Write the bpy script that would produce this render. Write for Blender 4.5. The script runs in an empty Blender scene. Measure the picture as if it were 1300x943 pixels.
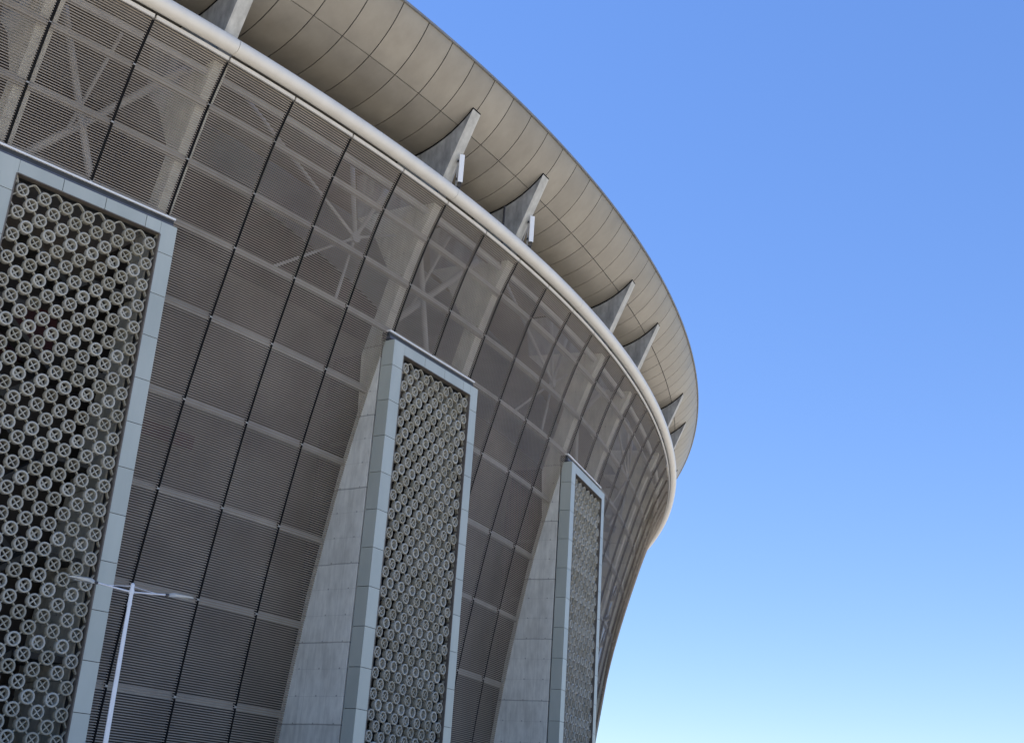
import bpy, bmesh, math, random
import numpy as np
from mathutils import Vector, Matrix
random.seed(7)
scene = bpy.context.scene
C = scene.collection
R = math.radians

# ------------------------------------------------------------------ measured layout (metres)
W = 3.7                                   # width of one facade bay
X0, Y0, TH = -3.7462, 58.1907, 0.98713     # start and heading of the eave curve in plan
K0, K1, K2 = 0.00948, -5.23003e-05, 2.85564e-07
FOC, PITCH, ROLL = 1627.569, 0.379237, 0.068926

# facade profile: (z, distance outside the eave line)
FZ = [0, 6, 10.66, 14.62, 18.45, 22.06, 25.14, 27.59, 29.96, 31.8]
FD = [-6.95, -6.45, -5.859, -5.184, -4.41, -3.486, -2.586, -1.813, -.942, -.06]
# soffit profile: (d, z) from the inside to the rim
SOF = [(-9, 34.5), (-6, 34.7), (-4, 34.84), (-2.3, 34.917), (-1.8, 35.013), (-1.309, 35.151), (-0.831, 35.329), (-0.37, 35.546), (0.071, 35.801), (0.489, 36.092), (0.882, 36.417), (1.246, 36.773), (1.579, 37.159), (1.879, 37.571), (2.143, 38.007), (2.37, 38.463)]

_S = np.linspace(-75, 150, 4501)
_H = TH + K0*_S + K1*_S**2/2 + K2*_S**3/3
_cx = np.concatenate([[0], np.cumsum((np.cos(_H[1:])+np.cos(_H[:-1]))/2*np.diff(_S))])
_cy = np.concatenate([[0], np.cumsum((np.sin(_H[1:])+np.sin(_H[:-1]))/2*np.diff(_S))])
_cx += X0 - np.interp(0, _S, _cx); _cy += Y0 - np.interp(0, _S, _cy)

def base(s):
    h = float(np.interp(s, _S, _H))
    return (Vector((float(np.interp(s, _S, _cx)), float(np.interp(s, _S, _cy)), 0)),
            Vector((math.sin(h), -math.cos(h), 0)), Vector((math.cos(h), math.sin(h), 0)))
def F(s, d, z):
    c, n, t = base(s)
    p = c + n*d; p.z = z
    return p
def pchip(xs, ys):
    xs = np.array(xs, float); ys = np.array(ys, float); h = np.diff(xs); dl = np.diff(ys)/h
    m = np.concatenate([[dl[0]], (dl[1:]*h[:-1]+dl[:-1]*h[1:])/(h[1:]+h[:-1]), [dl[-1]]])
    def f(x):
        i = int(min(max(np.searchsorted(xs, x)-1, 0), len(h)-1)); u = (x-xs[i])/h[i]
        return float((2*u**3-3*u**2+1)*ys[i]+(u**3-2*u**2+u)*h[i]*m[i]+(-2*u**3+3*u**2)*ys[i+1]+(u**3-u**2)*h[i]*m[i+1])
    return f
fac = pchip(FZ, FD)
_sl = np.concatenate([[0], np.cumsum([math.dist(a, b) for a, b in zip(SOF, SOF[1:])])])
_sd = pchip(_sl, [p[0] for p in SOF]); _sz = pchip(_sl, [p[1] for p in SOF])
def soff(a): return _sd(a), _sz(a)
def soff_z(d): return float(np.interp(d, [p[0] for p in SOF], [p[1] for p in SOF]))

# ------------------------------------------------------------------ materials
def new_mat(name):
    m = bpy.data.materials.new(name); m.use_nodes = True
    nt = m.node_tree; return m, nt, nt.nodes, nt.links, nt.nodes['Principled BSDF']
def mottled(name, c1, c2, scale=1.0, rough=.6, metal=0., bump=.0, bscale=20, stretch=(1, 1, 1), detail=6, spec=.5, island=0., pieces=0.):
    m, nt, N, L, b = new_mat(name)
    tc = N.new('ShaderNodeTexCoord'); mp = N.new('ShaderNodeMapping'); mp.inputs['Scale'].default_value = stretch
    L.new(tc.outputs['Object'], mp.inputs['Vector'])
    n = N.new('ShaderNodeTexNoise'); n.inputs['Scale'].default_value = scale; n.inputs['Detail'].default_value = detail
    n.inputs['Roughness'].default_value = .62
    L.new(mp.outputs[0], n.inputs['Vector'])
    r = N.new('ShaderNodeValToRGB'); r.color_ramp.elements[0].position = .32; r.color_ramp.elements[1].position = .7
    r.color_ramp.elements[0].color = (*c1, 1); r.color_ramp.elements[1].color = (*c2, 1)
    L.new(n.outputs['Fac'], r.inputs['Fac'])
    col = r.outputs['Color']
    if island:
        oi = N.new('ShaderNodeObjectInfo'); mr = N.new('ShaderNodeMapRange')
        mr.inputs['To Min'].default_value = 1-island; mr.inputs['To Max'].default_value = 1+island
        L.new(oi.outputs['Random'], mr.inputs['Value'])
        mx = N.new('ShaderNodeVectorMath'); mx.operation = 'SCALE'
        L.new(col, mx.inputs[0]); L.new(mr.outputs[0], mx.inputs['Scale']); col = mx.outputs[0]
    if pieces:                            # each plate of the cladding gets its own slight tone
        ge = N.new('ShaderNodeNewGeometry'); mr = N.new('ShaderNodeMapRange')
        mr.inputs['To Min'].default_value = 1-pieces; mr.inputs['To Max'].default_value = 1+pieces
        L.new(ge.outputs['Random Per Island'], mr.inputs['Value'])
        mx = N.new('ShaderNodeVectorMath'); mx.operation = 'SCALE'
        L.new(col, mx.inputs[0]); L.new(mr.outputs[0], mx.inputs['Scale']); col = mx.outputs[0]
    L.new(col, b.inputs['Base Color'])
    b.inputs['Metallic'].default_value = metal; b.inputs['Specular IOR Level'].default_value = spec
    rr = N.new('ShaderNodeMapRange'); rr.inputs['To Min'].default_value = max(rough-.1, .05); rr.inputs['To Max'].default_value = min(rough+.1, 1)
    L.new(n.outputs['Fac'], rr.inputs['Value']); L.new(rr.outputs[0], b.inputs['Roughness'])
    if bump:
        n2 = N.new('ShaderNodeTexNoise'); n2.inputs['Scale'].default_value = bscale; n2.inputs['Detail'].default_value = 4
        L.new(tc.outputs['Object'], n2.inputs['Vector'])
        bp = N.new('ShaderNodeBump'); bp.inputs['Strength'].default_value = bump; bp.inputs['Distance'].default_value = .02
        L.new(n2.outputs['Fac'], bp.inputs['Height']); L.new(bp.outputs[0], b.inputs['Normal'])
    return m

M_slat = mottled('mesh_metal', (.285, .232, .172), (.40, .335, .255), .35, .5, .1, island=.10)
M_purlin = mottled('purlin_metal', (.36, .345, .305), (.46, .44, .39), 1.2, .5, .2)
M_tube = mottled('eave_tube_paint', (.66, .625, .545), (.74, .705, .62), .8, .42, 0, stretch=(1, 1, .4), spec=.7)
M_strip = mottled('drip_strip_paint', (.60, .57, .51), (.68, .65, .59), 1.0, .5)
M_soffit = mottled('soffit_metal', (.245, .22, .178), (.325, .295, .24), .55, .48, .25, stretch=(1, 1, .6), island=.07, detail=8)
M_rim = mottled('rim_metal', (.22, .215, .20), (.28, .275, .255), 1, .5, .3)
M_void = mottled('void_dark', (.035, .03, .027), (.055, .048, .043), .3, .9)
M_deck = mottled('roof_membrane', (.4, .4, .4), (.5, .5, .5), .5, .8)
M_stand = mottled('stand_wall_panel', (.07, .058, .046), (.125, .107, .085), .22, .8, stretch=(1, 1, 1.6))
M_frame = mottled('frame_panel_metal', (.41, .435, .375), (.495, .515, .45), .5, .42, .15, stretch=(1, 1, .3), bump=.12, bscale=.9, pieces=.06)
M_reveal = mottled('reveal_metal', (.10, .085, .07), (.17, .15, .12), 2, .6)
M_joint = mottled('joint_dark', (.03, .035, .04), (.05, .055, .06), 2, .8)
M_flash = mottled('flashing_metal', (.74, .74, .72), (.82, .82, .80), 2, .6, .0)
M_chan = mottled('channel_blue_metal', (.07, .075, .09), (.11, .115, .135), 2, .45, .1)
M_ring = mottled('lattice_glazed_cement', (.31, .29, .23), (.44, .42, .345), 3.0, .6, bump=.15, bscale=40)
M_ringv = mottled('lattice_pale_glaze', (.37, .355, .295), (.48, .465, .395), 3.0, .5)
M_ringb = mottled('lattice_brown_cement', (.28, .26, .195), (.38, .355, .28), 3.0, .7, bump=.15, bscale=40)
M_steel = mottled('inner_steel_paint', (.37, .365, .35), (.46, .455, .44), 1.5, .5, .1)
M_lamp = mottled('galvanised_steel', (.62, .63, .64), (.76, .77, .78), 6, .4, .35, stretch=(1, 1, .2))
M_lumi = mottled('luminaire_housing', (.42, .40, .34), (.54, .52, .45), 6, .45, .2)
M_glass = mottled('luminaire_lens', (.75, .74, .68), (.8, .8, .75), 6, .2)
M_white = mottled('white_radome', (.86, .87, .85), (.90, .91, .89), 3, .35)
M_black = mottled('black_bracket', (.03, .03, .035), (.06, .06, .065), 5, .5)
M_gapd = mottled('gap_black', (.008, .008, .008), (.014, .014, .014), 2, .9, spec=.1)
M_red = mottled('red_panel', (.035, .004, .005), (.06, .007, .008), 2, .6)
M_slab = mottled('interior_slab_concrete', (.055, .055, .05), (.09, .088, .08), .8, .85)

def concrete_mat():
    m, nt, N, L, b = new_mat('board_concrete')
    tc = N.new('ShaderNodeTexCoord'); sep = N.new('ShaderNodeSeparateXYZ'); L.new(tc.outputs['Object'], sep.inputs[0])
    def noise(scale, stretch, detail=6, rough=.6):
        mp = N.new('ShaderNodeMapping'); mp.inputs['Scale'].default_value = stretch; L.new(tc.outputs['Object'], mp.inputs['Vector'])
        n = N.new('ShaderNodeTexNoise'); n.inputs['Scale'].default_value = scale; n.inputs['Detail'].default_value = detail
        n.inputs['Roughness'].default_value = rough; L.new(mp.outputs[0], n.inputs['Vector']); return n.outputs['Fac']
    def math_(op, a, bb=None, c=None):
        n = N.new('ShaderNodeMath'); n.operation = op
        for i, v in enumerate((a, bb, c)):
            if v is None: continue
            if isinstance(v, (int, float)): n.inputs[i].default_value = v
            else: L.new(v, n.inputs[i])
        return n.outputs[0]
    # x of the object = distance along the wall, z = height
    wob = noise(.8, (1, 1, 1), 3)
    def lines(coord, period, off, wid, wobble):
        v = math_('ADD', coord, off); v = math_('MULTIPLY_ADD', wob, wobble, v)
        v = math_('DIVIDE', v, period); v = math_('FRACT', v); v = math_('SUBTRACT', v, .5); v = math_('ABSOLUTE', v)
        v = math_('SUBTRACT', .5, v); v = math_('MULTIPLY', v, period)
        return math_('LESS_THAN', v, wid)
    low = math_('LESS_THAN', sep.outputs['Z'], 24.6)
    major = math_('MULTIPLY', low, lines(sep.outputs['Z'], 3.63, 1.0, .028, .10))
    minor = lines(sep.outputs['Z'], 1.21, 1.0, .012, .05)
    vert = lines(sep.outputs['X'], 1.35, 20.3, .011, .04)
    # tie holes on a grid
    fx = math_('SUBTRACT', math_('FRACT', math_('DIVIDE', math_('ADD', sep.outputs['X'], 20.0), 1.2)), .5)
    fz = math_('SUBTRACT', math_('FRACT', math_('DIVIDE', math_('ADD', sep.outputs['Z'], .4), 1.21)), .5)
    rr = math_('SQRT', math_('ADD', math_('MULTIPLY', fx, fx), math_('MULTIPLY', fz, fz)))
    hole = math_('LESS_THAN', rr, .035)
    n1 = noise(.45, (1, 1, .8), 8, .65); n2 = noise(5, (1, 1, .25), 6, .6)
    mixn = math_('MULTIPLY_ADD', n2, .45, math_('MULTIPLY', n1, .6))
    ramp = N.new('ShaderNodeValToRGB'); ramp.color_ramp.elements[0].position = .36; ramp.color_ramp.elements[1].position = .66
    ramp.color_ramp.elements[0].color = (.50, .485, .415, 1); ramp.color_ramp.elements[1].color = (.75, .735, .64, 1)
    L.new(mixn, ramp.inputs['Fac'])
    # panel tone per lift
    lift = math_('FLOOR', math_('DIVIDE', math_('ADD', sep.outputs['Z'], 1.0), 3.63))
    wn = N.new('ShaderNodeTexWhiteNoise'); wn.noise_dimensions = '1D'; L.new(lift, wn.inputs['W'])
    tone = math_('MULTIPLY_ADD', wn.outputs['Value'], .14, .93)
    mk = math_('MAXIMUM', math_('MULTIPLY', major, .42), math_('MULTIPLY', math_('MAXIMUM', minor, vert), .16))
    mk = math_('MAXIMUM', mk, math_('MULTIPLY', hole, .45))
    fac_ = math_('MULTIPLY', math_('SUBTRACT', 1.0, mk), tone)
    st = noise(1.0, (2.2, 2.2, .10), 7, .7)
    stn = N.new('ShaderNodeMapRange'); stn.inputs['From Min'].default_value = .50; stn.inputs['From Max'].default_value = .74
    stn.inputs['To Min'].default_value = 1.0; stn.inputs['To Max'].default_value = .80; L.new(st, stn.inputs['Value'])
    fac_ = math_('MULTIPLY', fac_, stn.outputs[0])
    sc = N.new('ShaderNodeVectorMath'); sc.operation = 'SCALE'; L.new(ramp.outputs[0], sc.inputs[0]); L.new(fac_, sc.inputs['Scale'])
    L.new(sc.outputs[0], b.inputs['Base Color']); b.inputs['Roughness'].default_value = .85
    bp = N.new('ShaderNodeBump'); bp.inputs['Strength'].default_value = .5; bp.inputs['Distance'].default_value = .02
    hgt = math_('SUBTRACT', math_('MULTIPLY', n2, .4), mk); L.new(hgt, bp.inputs['Height']); L.new(bp.outputs[0], b.inputs['Normal'])
    return m
M_conc = concrete_mat()

# ------------------------------------------------------------------ object helpers
def empty(name, loc, rz=0):
    o = bpy.data.objects.new(name, None); C.objects.link(o); o.location = loc; o.rotation_euler = (0, 0, rz)
    o.empty_display_size = .5
    return o
def tag(o, label, cat, group=None):
    o['label'] = label; o['category'] = cat
    if group: o['group'] = group
    return o
class MB:
    """collects vertices and faces for one mesh"""
    def __init__(s): s.v = []; s.f = []; s.mi = []; s.cur = 0
    def face(s, pts):
        k = len(s.v); s.v += [tuple(p) for p in pts]; s.f.append(tuple(range(k, k+len(pts)))); s.mi.append(s.cur)
    def hexa(s, p):    # 8 corners: bottom 4 ccw, top 4 ccw
        k = len(s.v); s.v += [tuple(q) for q in p]
        for f in ((0, 3, 2, 1), (4, 5, 6, 7), (0, 1, 5, 4), (1, 2, 6, 5), (2, 3, 7, 6), (3, 0, 4, 7)):
            s.f.append(tuple(k+i for i in f)); s.mi.append(s.cur)
    def box(s, x0, x1, y0, y1, z0, z1):
        s.hexa([(x0, y0, z0), (x1, y0, z0), (x1, y1, z0), (x0, y1, z0), (x0, y0, z1), (x1, y0, z1), (x1, y1, z1), (x0, y1, z1)])
    def grid(s, rows, close_u=False, close_v=False):
        k = len(s.v); n = len(rows); m = len(rows[0])
        for r in rows: s.v += [tuple(p) for p in r]
        for i in range(n if close_u else n-1):
            for j in range(m if close_v else m-1):
                a = k+i*m+j; b = k+i*m+(j+1) % m; c = k+((i+1) % n)*m+(j+1) % m; d = k+((i+1) % n)*m+j
                s.f.append((a, b, c, d)); s.mi.append(s.cur)
    def tube(s, pts, r, n=10, r2=None, cap=True):
        pts = [Vector(p) for p in pts]; rows = []
        for i, p in enumerate(pts):
            t = (pts[min(i+1, len(pts)-1)]-pts[max(i-1, 0)]).normalized()
            a = t.cross(Vector((0, 0, 1)));
            if a.length < 1e-3: a = t.cross(Vector((0, 1, 0)))
            a.normalize(); b = t.cross(a)
            rr = r if r2 is None else r+(r2-r)*i/(len(pts)-1)
            rows.append([p+a*rr*math.cos(2*math.pi*k/n)+b*rr*math.sin(2*math.pi*k/n) for k in range(n)])
        s.grid(rows, close_v=True)
        if cap:
            s.face(rows[0][::-1]); s.face(rows[-1])
    def build(s, name, mats, parent=None, smooth=False, local=None, split=35):
        me = bpy.data.meshes.new(name)
        if local is not None:
            inv = local.inverted(); v = [tuple(inv @ Vector(p)) for p in s.v]
        else: v = s.v
        me.from_pydata(v, [], s.f)
        mats = mats if isinstance(mats, (list, tuple)) else [mats]
        for m in mats: me.materials.append(m)
        if len(mats) > 1: me.polygons.foreach_set('material_index', s.mi)
        bm = bmesh.new(); bm.from_mesh(me)
        bmesh.ops.remove_doubles(bm, verts=bm.verts, dist=1e-5)
        bmesh.ops.recalc_face_normals(bm, faces=bm.faces)
        bm.to_mesh(me); bm.free()
        if smooth:
            me.polygons.foreach_set('use_smooth', [True]*len(me.polygons))
            me.set_sharp_from_angle(angle=R(split))
        o = bpy.data.objects.new(name, me); C.objects.link(o)
        place(o, parent, local)
        return o
def place(o, parent, mat=None):
    """put a part at a world matrix under its parent"""
    mat = mat or Matrix()
    if parent is not None:
        o.parent = parent
        o.matrix_parent_inverse = Matrix()
        o.matrix_basis = world_of(parent).inverted() @ mat
    else: o.matrix_basis = mat
def world_of(o):
    m = Matrix.LocRotScale(o.location, o.rotation_euler, o.scale)
    return (world_of(o.parent) @ m) if o.parent else m

# ------------------------------------------------------------------ the ground
mb = MB(); mb.face([(-2500, -2500, 0), (2500, -2500, 0), (2500, 2500, 0), (-2500, 2500, 0)])
M_ground = mottled('plaza_paving', (.34, .315, .275), (.43, .40, .355), .15, .85, bump=.1, bscale=5)
g = mb.build('ground', M_ground); g['kind'] = 'structure'

# ------------------------------------------------------------------ the stadium
stadium = empty('stadium', (-14.0, 84.0, 0))
tag(stadium, 'huge curved stadium with ribbed metal mesh facade, concrete fins and an overhanging pale roof rim', 'stadium')
S_L, S_R = -12, 36                       # bays modelled, left and right of the second tower

towers = [-5, 1, 7]                      # centre bays of the lattice towers (bay numbers)
fins = [-12, -10, -6, -4, 0, 2, 6, 8, 12, 14, 18, 20, 24, 26]
def in_tower(k): return any(t-1 <= k < t+1 for t in towers)
ZT = 24.577                               # top of the tower boxes

# ribbed mesh panels, one per bay: open slats following the curved profile
prof = []
zz = .3; acc = 0
fine = np.linspace(.3, 31.72, 900); fd = np.array([fac(z) for z in fine])
al = np.concatenate([[0], np.cumsum(np.hypot(np.diff(fine), np.diff(fd)))])
PITCHS = .104
levels = np.arange(.05, al[-1]-.02, PITCHS)
def prof_at(a):
    z = float(np.interp(a, al, fine)); d = float(np.interp(a, al, fd))
    z2 = float(np.interp(a+.2, al, fine)); d2 = float(np.interp(a+.2, al, fd))
    if a+.2 > al[-1]: z2 = z+.2*math.cos(R(25)); d2 = d+.2*math.sin(R(25))
    l = math.hypot(z2-z, d2-d); return d, z, (d2-d)/l, (z2-z)/l
slat_rows = [prof_at(a) for a in levels]
for k in range(S_L, S_R):
    mb = MB()
    zmin = 25.12 if in_tower(k) else 0
    ss = [k*W+.056, (k+.5)*W, (k+1)*W-.056]
    B = [base(s) for s in ss]
    def P(i, d, z):
        c, n, t = B[i]; p = c+n*d; return (p.x, p.y, z)
    for d, z, td, tz in slat_rows:
        if z < zmin: continue
        nd, nz = tz, -td
        h = .0245
        # section of one rib: face leaning out at its foot, with a small return lip underneath
        sec = [(d+td*h, z+tz*h), (d-td*h*.7+nd*.024, z-tz*h*.7+nz*.024), (d-td*h+nd*.009, z-tz*h+nz*.009)]
        mb.grid([[P(i, a, b) for i in range(3)] for a, b in sec])
    mb.build('mesh_panel', M_slat, stadium)

# black mullions behind the open joints between the panels
for k in range(S_L+1, S_R):
    zmin = 25.15 if any(k == t for t in towers) else .3
    zs = np.linspace(zmin, 31.7, 30); mb = MB()
    mb.grid([[F(k*W+x, fac(z)+y, z) for z in zs] for x, y in ((-.058, .014), (.058, .014), (.058, -.14), (-.058, -.14))], close_u=True)
    mb.build('mullion', M_gapd, stadium)

# horizontal purlins that carry the mesh, just behind it
for z in (29.96, 27.59, 25.14, 22.06, 18.45, 14.62, 10.66, 6.6, 2.6):
    d = fac(z)-.30
    segs = [(S_L*W, S_R*W)]
    if z < 25:
        segs = []; a = S_L
        for t in towers: segs.append((a*W, (t-1)*W)); a = t+1
        segs.append((a*W, S_R*W))
    mb = MB()
    for a, b in segs:
        n = max(4, int((b-a)/1.2)); ss = np.linspace(a, b, n)
        rows = []
        for s in ss:
            rows.append([F(s, d+x, z+y) for x, y in ((.22, -.13), (.17, .17), (-.08, .17), (-.03, -.13))])
        mb.grid(rows, close_v=True); mb.face(rows[0]); mb.face(rows[-1])
        # bracket blocks at the bay joints
        for kk in range(int(round(a/W)), int(round(b/W))+1):
            c, nn, t = base(kk*W)
            p = c+nn*(d+.30); p.z = z
            q = [p+t*x*.059+nn*y*.02+Vector((0, 0, w*.045)) for w in (-1, 1) for x, y in ((-1, 1), (1, 1), (1, -1), (-1, -1))]
            mb.hexa(q)
    mb.build('purlin', M_purlin, stadium)

# eave tube and the pale strip under it
def ringtube(d, z, r, s0, s1, n=18, step=.9):
    mb = MB(); ss = np.linspace(s0, s1, int((s1-s0)/step)); rows = []
    for s in ss: rows.append([F(s, d+r*math.cos(2*math.pi*k/n), z+r*math.sin(2*math.pi*k/n)) for k in range(n)])
    mb.grid(rows, close_v=True); mb.face(rows[0]); mb.face(rows[-1])
    return mb
for a in range(S_L, S_R, 4):             # tube sections two fins long, hairline joints between
    b = min(a+4, S_R)
    ringtube(.27, 32.32, .365, a*W+.012, b*W-.012).build('eave_tube', M_tube, stadium, smooth=True)
mb = MB(); rows = [[F(s, d, z) for d, z in ((-.12, 31.78), (-.12, 31.94), (-1.9, 31.96), (-1.9, 31.80))] for s in np.linspace(S_L*W, S_R*W, 140)]
mb.grid(rows, close_v=True); mb.build('sky_block_tray', M_rim, stadium)  # added tray, blocks sky that would show up through the mesh
for k in range(S_L, S_R):
    mb = MB(); rows = []
    for s in np.linspace(k*W+.045, (k+1)*W-.045, 4):
        rows.append([F(s, d, z) for d, z in ((-.03, 31.74), (.04, 31.74), (.06, 31.90), (-.03, 31.90))])
    mb.grid(rows, close_v=True); mb.face(rows[0]); mb.face(rows[-1])
    mb.build('drip_strip', M_strip, stadium)

# soffit panels of the roof rim
LT = _sl[-1]
def arc_of_d(d):
    aa = np.linspace(0, LT, 400); dd = np.array([soff(a)[0] for a in aa]); return float(np.interp(d, dd, aa))
A_MID = arc_of_d(.45); A_IN = arc_of_d(-3.3); GAP = .028
HP = W/2
others = MB()
def soffit_panel(mb, k, a0, a1):
    aa = np.linspace(a0, a1, 9); dzs = [soff(a) for a in aa]
    ss = [k*HP+GAP, (k+.5)*HP, (k+1)*HP-GAP]
    mb.grid([[F(s, d, z) for s in ss] for d, z in dzs])
    for e in (0, 2):                      # returned edges give the sheet its depth
        mb.grid([[F(ss[e], d, z+y) for y in (0, .06)] for d, z in dzs])
    for d, z in (dzs[0], dzs[-1]): mb.grid([[F(s, d, z+y) for s in ss] for y in (0, .06)])
for k in range(S_L*2, S_R*2):
    for a0, a1 in ((A_MID+GAP, LT), (A_IN+GAP, A_MID-GAP)):
        if -14 <= k < 36:
            mb = MB(); soffit_panel(mb, k, a0, a1); mb.build('soffit_panel', M_soffit, stadium, smooth=True)
        else: soffit_panel(others, k, a0, a1)
    soffit_panel(others, k, 0, A_IN-GAP)
o = others.build('soffit_cladding', M_soffit, stadium, smooth=True); o['kind'] = 'stuff'
# dark backing behind the joints, roof deck, rim edge
mb = MB(); ss = np.linspace(S_L*W, S_R*W, 120); aa = np.linspace(0, LT, 16)
mb.grid([[F(s, soff(a)[0]-.03, soff(a)[1]+.075) for a in aa] for s in ss]); mb.build('soffit_backing', M_joint, stadium)
mb = MB(); ss = np.linspace(S_L*W, S_R*W, 150); rows = [[F(s, d, z) for d, z in ((2.375, 38.39), (2.44, 38.40), (2.44, 38.52), (2.30, 38.52))] for s in ss]
mb.grid(rows, close_v=True); mb.build('roof_rim', M_rim, stadium)
mb = MB(); mb.grid([[F(s, d, z) for d, z in ((2.32, 38.51), (1.2, 38.9), (-3, 39.6), (-26, 41))] for s in ss]); mb.build('roof_deck', M_deck, stadium, smooth=True)

# inner wall of the stands behind the mesh, dark void above it
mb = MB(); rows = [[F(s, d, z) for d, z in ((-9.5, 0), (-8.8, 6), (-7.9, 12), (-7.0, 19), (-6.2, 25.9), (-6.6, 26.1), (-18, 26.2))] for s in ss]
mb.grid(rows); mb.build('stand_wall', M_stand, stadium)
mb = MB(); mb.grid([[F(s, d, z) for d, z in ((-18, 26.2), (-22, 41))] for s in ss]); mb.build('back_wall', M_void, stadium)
for s, nm in ((S_L*W, 'end_sun_block'), (S_R*W, 'end_sun_block')):  # added closures, keep the sun out of the cut-off ends
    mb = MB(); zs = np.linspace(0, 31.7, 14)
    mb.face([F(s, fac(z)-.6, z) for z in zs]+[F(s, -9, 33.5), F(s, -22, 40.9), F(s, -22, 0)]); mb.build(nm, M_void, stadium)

# inner steel: a ring tube under the eave and star braces in each bay of the roof structure
fs = sorted(fins)
for a, b in zip(fs, fs[1:]):
    ringtube(-1.05, 31.42, .19, a*W+.34, b*W-.34, 12).build('ring_pipe', M_steel, stadium, smooth=True)
def brace(p, q, r):
    mb = MB(); mb.tube([F(p[0]*W, p[1], p[2]), F(q[0]*W, q[1], q[2])], r*1.05, 10); mb.build('brace', M_steel, stadium, smooth=True)
for t in (-5, 1, 7, 13, 19):
    brace((t-.55, -4.6, 26.2), (t+.85, -2.4, 31.9), .17)
    brace((t-.72, -2.6, 32.0), (t+.12, -3.4, 25.4), .15)
    brace((t-.22, -3.9, 27.7), (t-.05, -2.2, 31.9), .08)
    node = (t+3.97, -2.55, 28.7)
    for q, r in (((t+3.7, -2.5, 33.0), .11), ((t+4.5, -2.5, 32.3), .10), ((t+1.75, -2.5, 32.4), .09), ((t+2.65, -2.95, 25.2), .07),
                 ((t+3.85, -2.95, 25.2), .07), ((t+5, -2.9, 30.6), .07)):
        brace(node, q, r)
    mb = MB(); c, n, tt = base(node[0]*W); p = F(node[0]*W, node[1], node[2])
    mb.tube([p-n*.12, p+n*.12], .28, 14); mb.build('brace_hub', M_steel, stadium, smooth=True)

# concrete pylons: rib behind the mesh, wall beside each tower, fin above the eave
sofz = [(d, z-.10) for d, z in SOF]
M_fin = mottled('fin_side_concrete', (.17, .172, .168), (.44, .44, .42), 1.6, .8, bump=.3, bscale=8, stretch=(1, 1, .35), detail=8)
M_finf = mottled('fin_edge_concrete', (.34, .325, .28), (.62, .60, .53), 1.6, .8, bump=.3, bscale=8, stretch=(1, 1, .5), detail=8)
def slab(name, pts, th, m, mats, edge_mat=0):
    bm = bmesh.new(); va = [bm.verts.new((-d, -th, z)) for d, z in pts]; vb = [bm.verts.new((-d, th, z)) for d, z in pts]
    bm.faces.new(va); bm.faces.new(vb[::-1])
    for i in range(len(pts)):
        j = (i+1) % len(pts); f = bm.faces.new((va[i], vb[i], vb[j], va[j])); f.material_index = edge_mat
    bmesh.ops.recalc_face_normals(bm, faces=bm.faces)
    bmesh.ops.triangulate(bm, faces=[f for f in bm.faces if len(f.verts) > 4])
    me = bpy.data.meshes.new(name); bm.to_mesh(me); bm.free()
    for q in mats: me.materials.append(q)
    o = bpy.data.objects.new(name, me); C.objects.link(o); place(o, stadium, m)
    bv = o.modifiers.new('bevel', 'BEVEL'); bv.width = .02; bv.segments = 2; bv.limit_method = 'ANGLE'
    return o
def pylon(k):
    s = k*W; c, n, t = base(s)
    # local frame: x = distance inward, y = along facade, z up
    m = Matrix(((-n.x, t.x, 0, c.x), (-n.y, t.y, 0, c.y), (0, 0, 1, 0), (0, 0, 0, 1)))
    tw = any(abs(k-q) == 1 for q in towers)
    if tw: front = [(-2.99, 0), (-2.99, 24.35), (fac(24.7)-.38, 24.7)]
    else: front = [(fac(z)-.38, z) for z in (0, 6, 12, 18, 22)]
    front += [(fac(z)-.38, z) for z in (26, 28, 30, 31.2)] + [(-.45, 31.97)]
    back = [(-5.6, 31.97), (-4.3, 30.7), (fac(28.2)-1.35, 28.2), (fac(24)-1.3, 24)]+[(fac(z)-.28, z) for z in (21, 18, 12, 6, 0)]
    slab('concrete_pylon', front+back, .35, m, [M_conc])
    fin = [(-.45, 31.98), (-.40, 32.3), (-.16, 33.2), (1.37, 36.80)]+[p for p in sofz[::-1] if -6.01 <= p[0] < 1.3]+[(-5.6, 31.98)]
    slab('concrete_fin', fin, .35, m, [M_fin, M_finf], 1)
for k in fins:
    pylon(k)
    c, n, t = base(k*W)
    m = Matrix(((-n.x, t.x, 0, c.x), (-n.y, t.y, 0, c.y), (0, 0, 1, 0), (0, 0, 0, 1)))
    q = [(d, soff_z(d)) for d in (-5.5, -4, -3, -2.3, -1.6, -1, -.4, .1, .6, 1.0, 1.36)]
    slab('gap_shadow_strip', [(d, z-.105) for d, z in q]+[(d, z-.003) for d, z in q[::-1]], .365, m, [M_gapd])  # black strip stands in for the shade in the fin-to-soffit gap


# dark downpipe down the left face of one fin
mb = MB(); mb.tube([F(2*W-.42, -.95, 31.5), F(2*W-.42, -.95, 35.2)], .05, 10); mb.build('downpipe', M_black, stadium, smooth=True)

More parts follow.
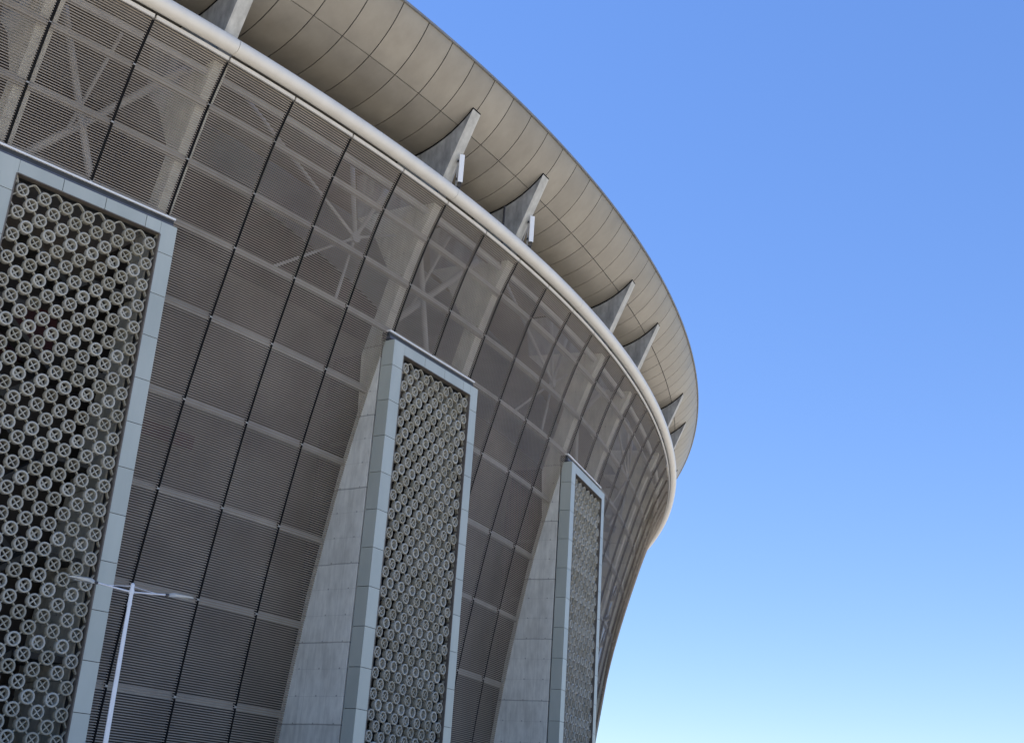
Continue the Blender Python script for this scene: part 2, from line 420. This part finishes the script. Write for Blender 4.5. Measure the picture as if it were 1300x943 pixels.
# ---- lattice towers (local frame: x along the facade, y inward, z up)
HW, OT, DS = 3.95, 24.02, .69
OWS = {-1: 3.05, 1: 3.20}                # opening edges left and right of the centre line
SP, ZS = 1.81457, 23.25
zj = [ZS-i*SP for i in range(13)]
def tower_meshes():
    g = .013
    out = {}
    mb = MB()
    zs = [ZT]+zj+[.1]
    for a, b in zip(zs, zs[1:]):
        z1, z0 = a-(g if a != ZT else 0), b+g
        for sx in (-1, 1):
            x0, x1 = sorted((sx*OWS[sx], sx*(HW-.002)))
            mb.box(x0, x1, 0, .05, z0, z1)
            # side cladding
            x0, x1 = sorted((sx*HW, sx*(HW-.05))); mb.box(x0, x1, .052, DS, z0, z1)
    xs = [-OWS[-1], -1.2, .65, 2.5, OWS[1]]
    for a, b in zip(xs, xs[1:]): mb.box(a+g, b-g, 0, .05, OT, ZT)
    out['frame'] = mb
    mb = MB()         # carcass behind the joints
    for sx in (-1, 1):
        x0, x1 = sorted((sx*(OWS[sx]+.06), sx*(HW-.07))); mb.box(x0, x1, .06, DS-.02, .1, ZT-.03)
    mb.box(-OWS[-1]-.06, OWS[1]+.06, .06, DS-.02, OT+.06, ZT-.03); out['carcass'] = mb
    mb = MB()         # reveal lining the opening
    for sx in (-1, 1):
        x0, x1 = sorted((sx*(OWS[sx]-.004), sx*(OWS[sx]+.05))); mb.box(x0, x1, -.012, .34, .1, OT)
    mb.box(-OWS[-1]+.001, OWS[1]-.001, -.012, .30, OT-.004, OT+.035); out['reveal'] = mb
    mb = MB(); ys = .34
    mb.box(-HW-.02, HW-.1, ys, DS, ZT-.02, ZT+.10); out['channel_low'] = mb
    mb = MB(); mb.box(-HW-.04, HW-.05, ys-.06, DS+.06, ZT+.104, ZT+.23); out['channel'] = mb
    mb = MB(); mb.box(-HW-.08, HW-.03, ys-.02, DS+.06, ZT+.234, ZT+.42); out['dark'] = mb
    mb = MB(); mb.box(-HW-.12, HW+.0, ys-.10, DS+.06, ZT+.424, ZT+.50); out['flash'] = mb
    return out
def lattice():
    mb = MB(); rnd = random.Random(3)
    DU, DZ, y0, XO = .928, .4637, .07, .11
    ro, ri, dep = .264, .190, .23
    n = 22; ztop = 23.50; row = 0; pos = set()
    while ztop-row*DZ > .4:
        cols = range(-6, 7, 2) if row % 2 == 0 else range(-5, 6, 2)
        for i in cols: pos.add((row, i))
        row += 1
    def bar(pts, w, ya, yb):                  # a flat bar along a bent line
        for (xa, za), (xb, zb) in zip(pts, pts[1:]):
            l = math.hypot(xb-xa, zb-za); ux, uz = (xb-xa)/l, (zb-za)/l; q = []
            for yy in (ya, yb):
                for (px, pz), v in (((xa, za), -w), ((xb, zb), -w), ((xb, zb), w), ((xa, za), w)): q.append((px-uz*v, yy, pz+ux*v))
            mb.hexa(q)
    for (rw, i) in sorted(pos):
        z = ztop-rw*DZ+rnd.uniform(-.004, .004); x = i*DU/2+XO+rnd.uniform(-.004, .004); var = rw % 4 == 3
        mb.cur = 1 if var else rnd.choice((0, 0, 2))
        y = y0+rnd.uniform(-.006, .006)
        cs = [(math.cos(2*math.pi*k/n), math.sin(2*math.pi*k/n)) for k in range(n)]
        prof = [(ro*.96, y+dep), (ro, y+.025), (ro-.012, y+.004), (ro-.022, y), (ri+.012, y), (ri, y+.012), (ri*.98, y+dep)]
        mb.grid([[(x+r*c, yy, z+r*s_) for c, s_ in cs] for r, yy in prof], close_u=True, close_v=True)
        ang = rnd.uniform(-.06, .06)+R(45); L_ = ri+.006
        ya, yb = (y+.05, y+.14) if not var else (y+.15, y+.25)
        for q in range(2):
            a = ang+q*math.pi/2
            w = .022 if not var else .03
            bar([(x-L_*math.cos(a), z-L_*math.sin(a)), (x+L_*math.cos(a), z+L_*math.sin(a))], w, ya+.004*q, yb-.004*q)
        mb.cur = 2
        zi = ztop-(rw+1)*DZ
        for sx in (-1, 1):
            if (rw+1, i+sx) in pos:
                x1 = (i+sx)*DU/2+XO; dx, dz = x1-x, zi-z; l = math.hypot(dx, dz); ux, uz = dx/l, dz/l
                bar([(x+ux*(ro-.02), z+uz*(ro-.02)), (x+ux*(l-ro+.02), z+uz*(l-ro+.02))], .027, y0+.08, y0+.18)
            if abs(i) == 6 and sx*i > 0:      # short arms from the outer rings to the reveal
                ex = sx*OWS[sx]-XO*0
                for sz in (-1, 1):
                    kx, kz = x+sx*ro*.72, z+sz*ro*.72
                    bar([(kx, kz), (ex-sx*.07, z+sz*.30), (ex, z+sz*.40)], .026, y0+.08, y0+.20)
            if rw == 0:                       # arched arms along the head of the opening
                kx, kz = x+sx*ro*.72, z+ro*.72
                mid = x+sx*DU/2
                if abs(mid-XO) < 2.9: bar([(kx, kz), (x+sx*.28, z+.29), (x+sx*.38, z+.37), (mid, z+.40)], .028, y0+.08, y0+.20)
                else: bar([(kx, kz), (x+sx*.30, OT)], .028, y0+.08, y0+.20)
    return mb
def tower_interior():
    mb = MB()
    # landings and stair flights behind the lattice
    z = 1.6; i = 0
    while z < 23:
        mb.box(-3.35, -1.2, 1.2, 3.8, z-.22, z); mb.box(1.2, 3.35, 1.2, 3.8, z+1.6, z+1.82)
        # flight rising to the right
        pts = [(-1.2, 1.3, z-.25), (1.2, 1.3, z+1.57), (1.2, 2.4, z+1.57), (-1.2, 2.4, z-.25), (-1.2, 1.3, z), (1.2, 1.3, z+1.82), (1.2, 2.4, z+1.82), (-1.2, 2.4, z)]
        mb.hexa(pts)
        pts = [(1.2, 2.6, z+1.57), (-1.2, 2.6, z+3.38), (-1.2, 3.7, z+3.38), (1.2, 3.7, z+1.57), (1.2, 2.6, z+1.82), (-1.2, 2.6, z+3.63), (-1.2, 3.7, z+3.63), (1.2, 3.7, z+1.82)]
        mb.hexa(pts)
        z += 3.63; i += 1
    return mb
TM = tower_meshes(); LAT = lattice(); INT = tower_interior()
protos = {}
for ti, k in enumerate(towers):
    c, n, t = base(k*W); p = c+n*(-2.2805)
    m = Matrix(((t.x, -n.x, 0, p.x), (t.y, -n.y, 0, p.y), (0, 0, 1, 0), (0, 0, 0, 1)))
    if not protos:
        I = Matrix()
        fr = TM['frame'].build('tower_frame', M_frame, None)
        kids = [TM['carcass'].build('frame_backing', M_joint, None), TM['reveal'].build('reveal', M_reveal, None),
                TM['channel_low'].build('cap_base', M_joint, None), TM['channel'].build('cap_channel', M_chan, None),
                TM['dark'].build('cap_gutter', M_joint, None), TM['flash'].build('flashing', M_flash, None),
                LAT.build('lattice_screen', [M_ring, M_ringv, M_ringb], None, smooth=True, split=40),
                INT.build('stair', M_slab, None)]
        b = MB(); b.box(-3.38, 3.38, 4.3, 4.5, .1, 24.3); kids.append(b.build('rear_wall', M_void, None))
        for x in (-3.34, 3.30): b = MB(); b.box(x, x+.04, .72, 4.29, .1, 24.3); kids.append(b.build('dark_side_sheet', M_void, None))  # added dark sheets, deepen the shade behind the lattice
        if ti == 0:
            r_ = MB(); r_.box(-3.0, 1.6, 4.05, 4.28, 18.4, 20.8); red = r_.build('red_panel', M_red, None)
        place(fr, stadium, m)
        for q in kids: place(q, fr, m)
        place(red, fr, m)
        protos = dict(fr=fr, kids=kids)
    else:
        f2 = protos['fr'].copy(); C.objects.link(f2); place(f2, stadium, m)
        for q in protos['kids']:
            q2 = q.copy(); C.objects.link(q2); place(q2, f2, m)

# red seats glimpsed inside beside the first tower
mb = MB(); mb.grid([[F(s, d, z) for d, z in ((-7.0, 17.3), (-6.94, 17.9))] for s in np.linspace(-3.9*W, -2.2*W, 6)])
mb.build('red_band', M_red, stadium)

# ------------------------------------------------------------------ antennas above the eave
def antenna(s, label):
    c, n, t = base(s); p = c+n*.58; p.z = 32.86
    rz = R(12)
    root = empty('panel_antenna', p, rz)
    tag(root, label, 'antenna', 'white antenna panels above the eave tube')
    m = world_of(root)
    b = MB(); b.box(-.13, .13, -.07, .07, .06, 1.66); o = b.build('radome', M_white, None)
    bv = o.modifiers.new('bevel', 'BEVEL'); bv.width = .03; bv.segments = 3
    place(o, root, m)
    b = MB(); b.tube([(-.16, .22, -.12), (-.16, .22, 1.55)], .035, 10); o = b.build('pole', M_steel, None, smooth=True); place(o, root, m)
    b = MB(); b.tube([(-.42, .45, .0), (-.12, .16, 1.30)], .03, 8); o = b.build('strut', M_steel, None); place(o, root, m)
    for z in (.3, 1.35):
        b = MB(); b.box(-.2, .04, .08, .26, z-.04, z+.04); o = b.build('bracket', M_black, None); place(o, root, m)
    b = MB(); b.box(-.09, .09, -.06, .06, .03, .098)
    for x in (-.06, .0, .06): b.tube([(x, 0, .05), (x, .02, -.12), (x-.1, .18, -.22)], .016, 6)
    b.box(-.5, .06, .1, .42, -.2, -.13)
    o = b.build('connectors', M_black, None); place(o, root, m)
antenna(.12, 'white antenna panel, upper left of two, in front of the fin without a vertical pipe')
antenna(2*W+.12, 'white antenna panel, lower right of two, beside the fin with a dark vertical pipe')

# ------------------------------------------------------------------ street lamp
lamp = empty('street_lamp', (-10.62, 38.0, 0))
tag(lamp, 'galvanised street lamp with two slender arms standing in front of the nearest lattice tower', 'street lamp')
def lpart(name, mbq, mat, parent=lamp, smooth=True):
    return mbq.build(name, mat, parent, smooth=smooth, local=world_of(lamp))
LX, LY = -10.62, 38.0
b = MB(); b.tube([(LX, LY, z) for z in (0, 2, 4, 6, 7.55)], .09, 16, r2=.055); lpart('pole', b, M_lamp)
b = MB(); b.tube([(LX, LY, 7.5), (LX, LY, 8.08)], .060, 14); b.tube([(LX, LY, 7.80), (LX, LY, 7.92)], .078, 14); b.tube([(LX, LY, 7.46), (LX, LY, 7.54)], .068, 14); b.tube([(LX, LY, 8.08), (LX, LY, 8.12)], .060, 14, r2=.03); lpart('pole_top', b, M_lamp)
b = MB(); b.tube([(LX, LY, 0), (LX, LY, .03)], .22, 20); b.tube([(LX, LY, .03), (LX, LY, .5)], .13, 16, r2=.115); lpart('base_plate', b, M_lamp)
dv = Vector((1.49, 1.12, 0)).normalized(); nv = Vector((-dv.y, dv.x, 0))
for sg in (-1, 1):
    O_ = Vector((LX, LY, 7.86)); u = dv*sg
    b = MB(); b.tube([O_+u*.05, O_+u*.5+Vector((0, 0, .035)), O_+u*1.2+Vector((0, 0, .10))], .028, 10); lpart('arm', b, M_lamp)
    b = MB(); b.tube([O_+u*.05+Vector((0, 0, .16)), O_+u*.75+Vector((0, 0, .075))], .011, 8); lpart('tie_rod', b, M_lamp)
    # luminaire: slim tapered housing with a sloping nose
    b = MB(); rows = []
    for x, w, h0, h1 in ((1.13, .035, -.03, .03), (1.17, .045, -.04, .05), (1.24, .10, -.06, .075), (1.34, .14, -.045, .08), (1.62, .155, -.03, .06), (1.86, .13, -.02, .035), (1.93, .06, -.01, .01)):
        cc = O_+u*x+Vector((0, 0, .09+.04*(x-1.1)))
        rows.append([cc+nv*w*a+Vector((0, 0, q)) for a, q in ((-1, h0), (1, h0), (1.0, h1*.5), (.6, h1), (-.6, h1), (-1.0, h1*.5))])
    b.grid(rows, close_v=True); b.face(rows[0]); b.face(rows[-1])
    hd = lpart('luminaire', b, M_lumi)
    b = MB(); b.tube([O_+u*1.05+Vector((0, 0, .088)), O_+u*1.2+Vector((0, 0, .095))], .045, 12); lpart('knuckle', b, M_black)
    b = MB(); cc = O_+u*1.55+Vector((0, 0, .09+.018-.037))
    q = [cc+u*a*.2+nv*w*.085+Vector((0, 0, z)) for z in (-.008, 0) for a, w in ((-1, -1), (1, -1), (1, 1), (-1, 1))]
    b.hexa(q); b.build('lens', M_glass, hd, local=world_of(lamp))

# ------------------------------------------------------------------ camera
cam = bpy.data.cameras.new('camera'); co = bpy.data.objects.new('camera', cam); C.objects.link(co); scene.camera = co
cam.sensor_fit = 'HORIZONTAL'; cam.sensor_width = 36; cam.lens = FOC/1300*36; cam.shift_y = -(471.5-426.5)/1300
cam.clip_start = .1; cam.clip_end = 6000
fw = Vector((0, math.cos(PITCH), math.sin(PITCH))); up = Vector((0, -math.sin(PITCH), math.cos(PITCH))); rt = Vector((1, 0, 0))
rt2 = rt*math.cos(ROLL)+up*math.sin(ROLL); up2 = -rt*math.sin(ROLL)+up*math.cos(ROLL)
m = Matrix((rt2, up2, -fw)).transposed().to_4x4(); m.translation = (0, 0, 1.6); co.matrix_world = m

# ------------------------------------------------------------------ light
SUN_AZ = math.atan2(-.92, .40)            # direction towards the sun, measured from +Y clockwise: behind the stadium, to the left
SUN_EL = R(60)
sd = Vector((math.sin(SUN_AZ)*math.cos(SUN_EL), math.cos(SUN_AZ)*math.cos(SUN_EL), math.sin(SUN_EL)))
world = bpy.data.worlds.new('World'); scene.world = world; world.use_nodes = True
nt = world.node_tree; bg = nt.nodes['Background']
sky = nt.nodes.new('ShaderNodeTexSky'); sky.sky_type = 'NISHITA'; sky.sun_disc = False
sky.sun_elevation = SUN_EL; sky.sun_rotation = SUN_AZ; sky.altitude = 100; sky.air_density = 1.0; sky.dust_density = 0; sky.ozone_density = 8.0
gm = nt.nodes.new('ShaderNodeGamma'); gm.inputs['Gamma'].default_value = .60
hs = nt.nodes.new('ShaderNodeHueSaturation'); hs.inputs['Saturation'].default_value = 1.38; hs.inputs['Hue'].default_value = .517
nt.links.new(sky.outputs[0], gm.inputs['Color']); nt.links.new(gm.outputs[0], hs.inputs['Color'])
nt.links.new(hs.outputs[0], bg.inputs['Color']); bg.inputs['Strength'].default_value = .15
sun = bpy.data.lights.new('sun', 'SUN'); so = bpy.data.objects.new('sun', sun); C.objects.link(so)
sun.energy = 4.8; sun.angle = R(.5); sun.color = (1, .95, .86)
so.rotation_euler = sd.to_track_quat('Z', 'Y').to_euler()

scene.render.engine = 'CYCLES'
scene.view_settings.view_transform = 'Standard'; scene.view_settings.look = 'None'
scene.view_settings.gamma = 1; scene.view_settings.exposure = 1.38
scene.cycles.max_bounces = 10; scene.cycles.diffuse_bounces = 6
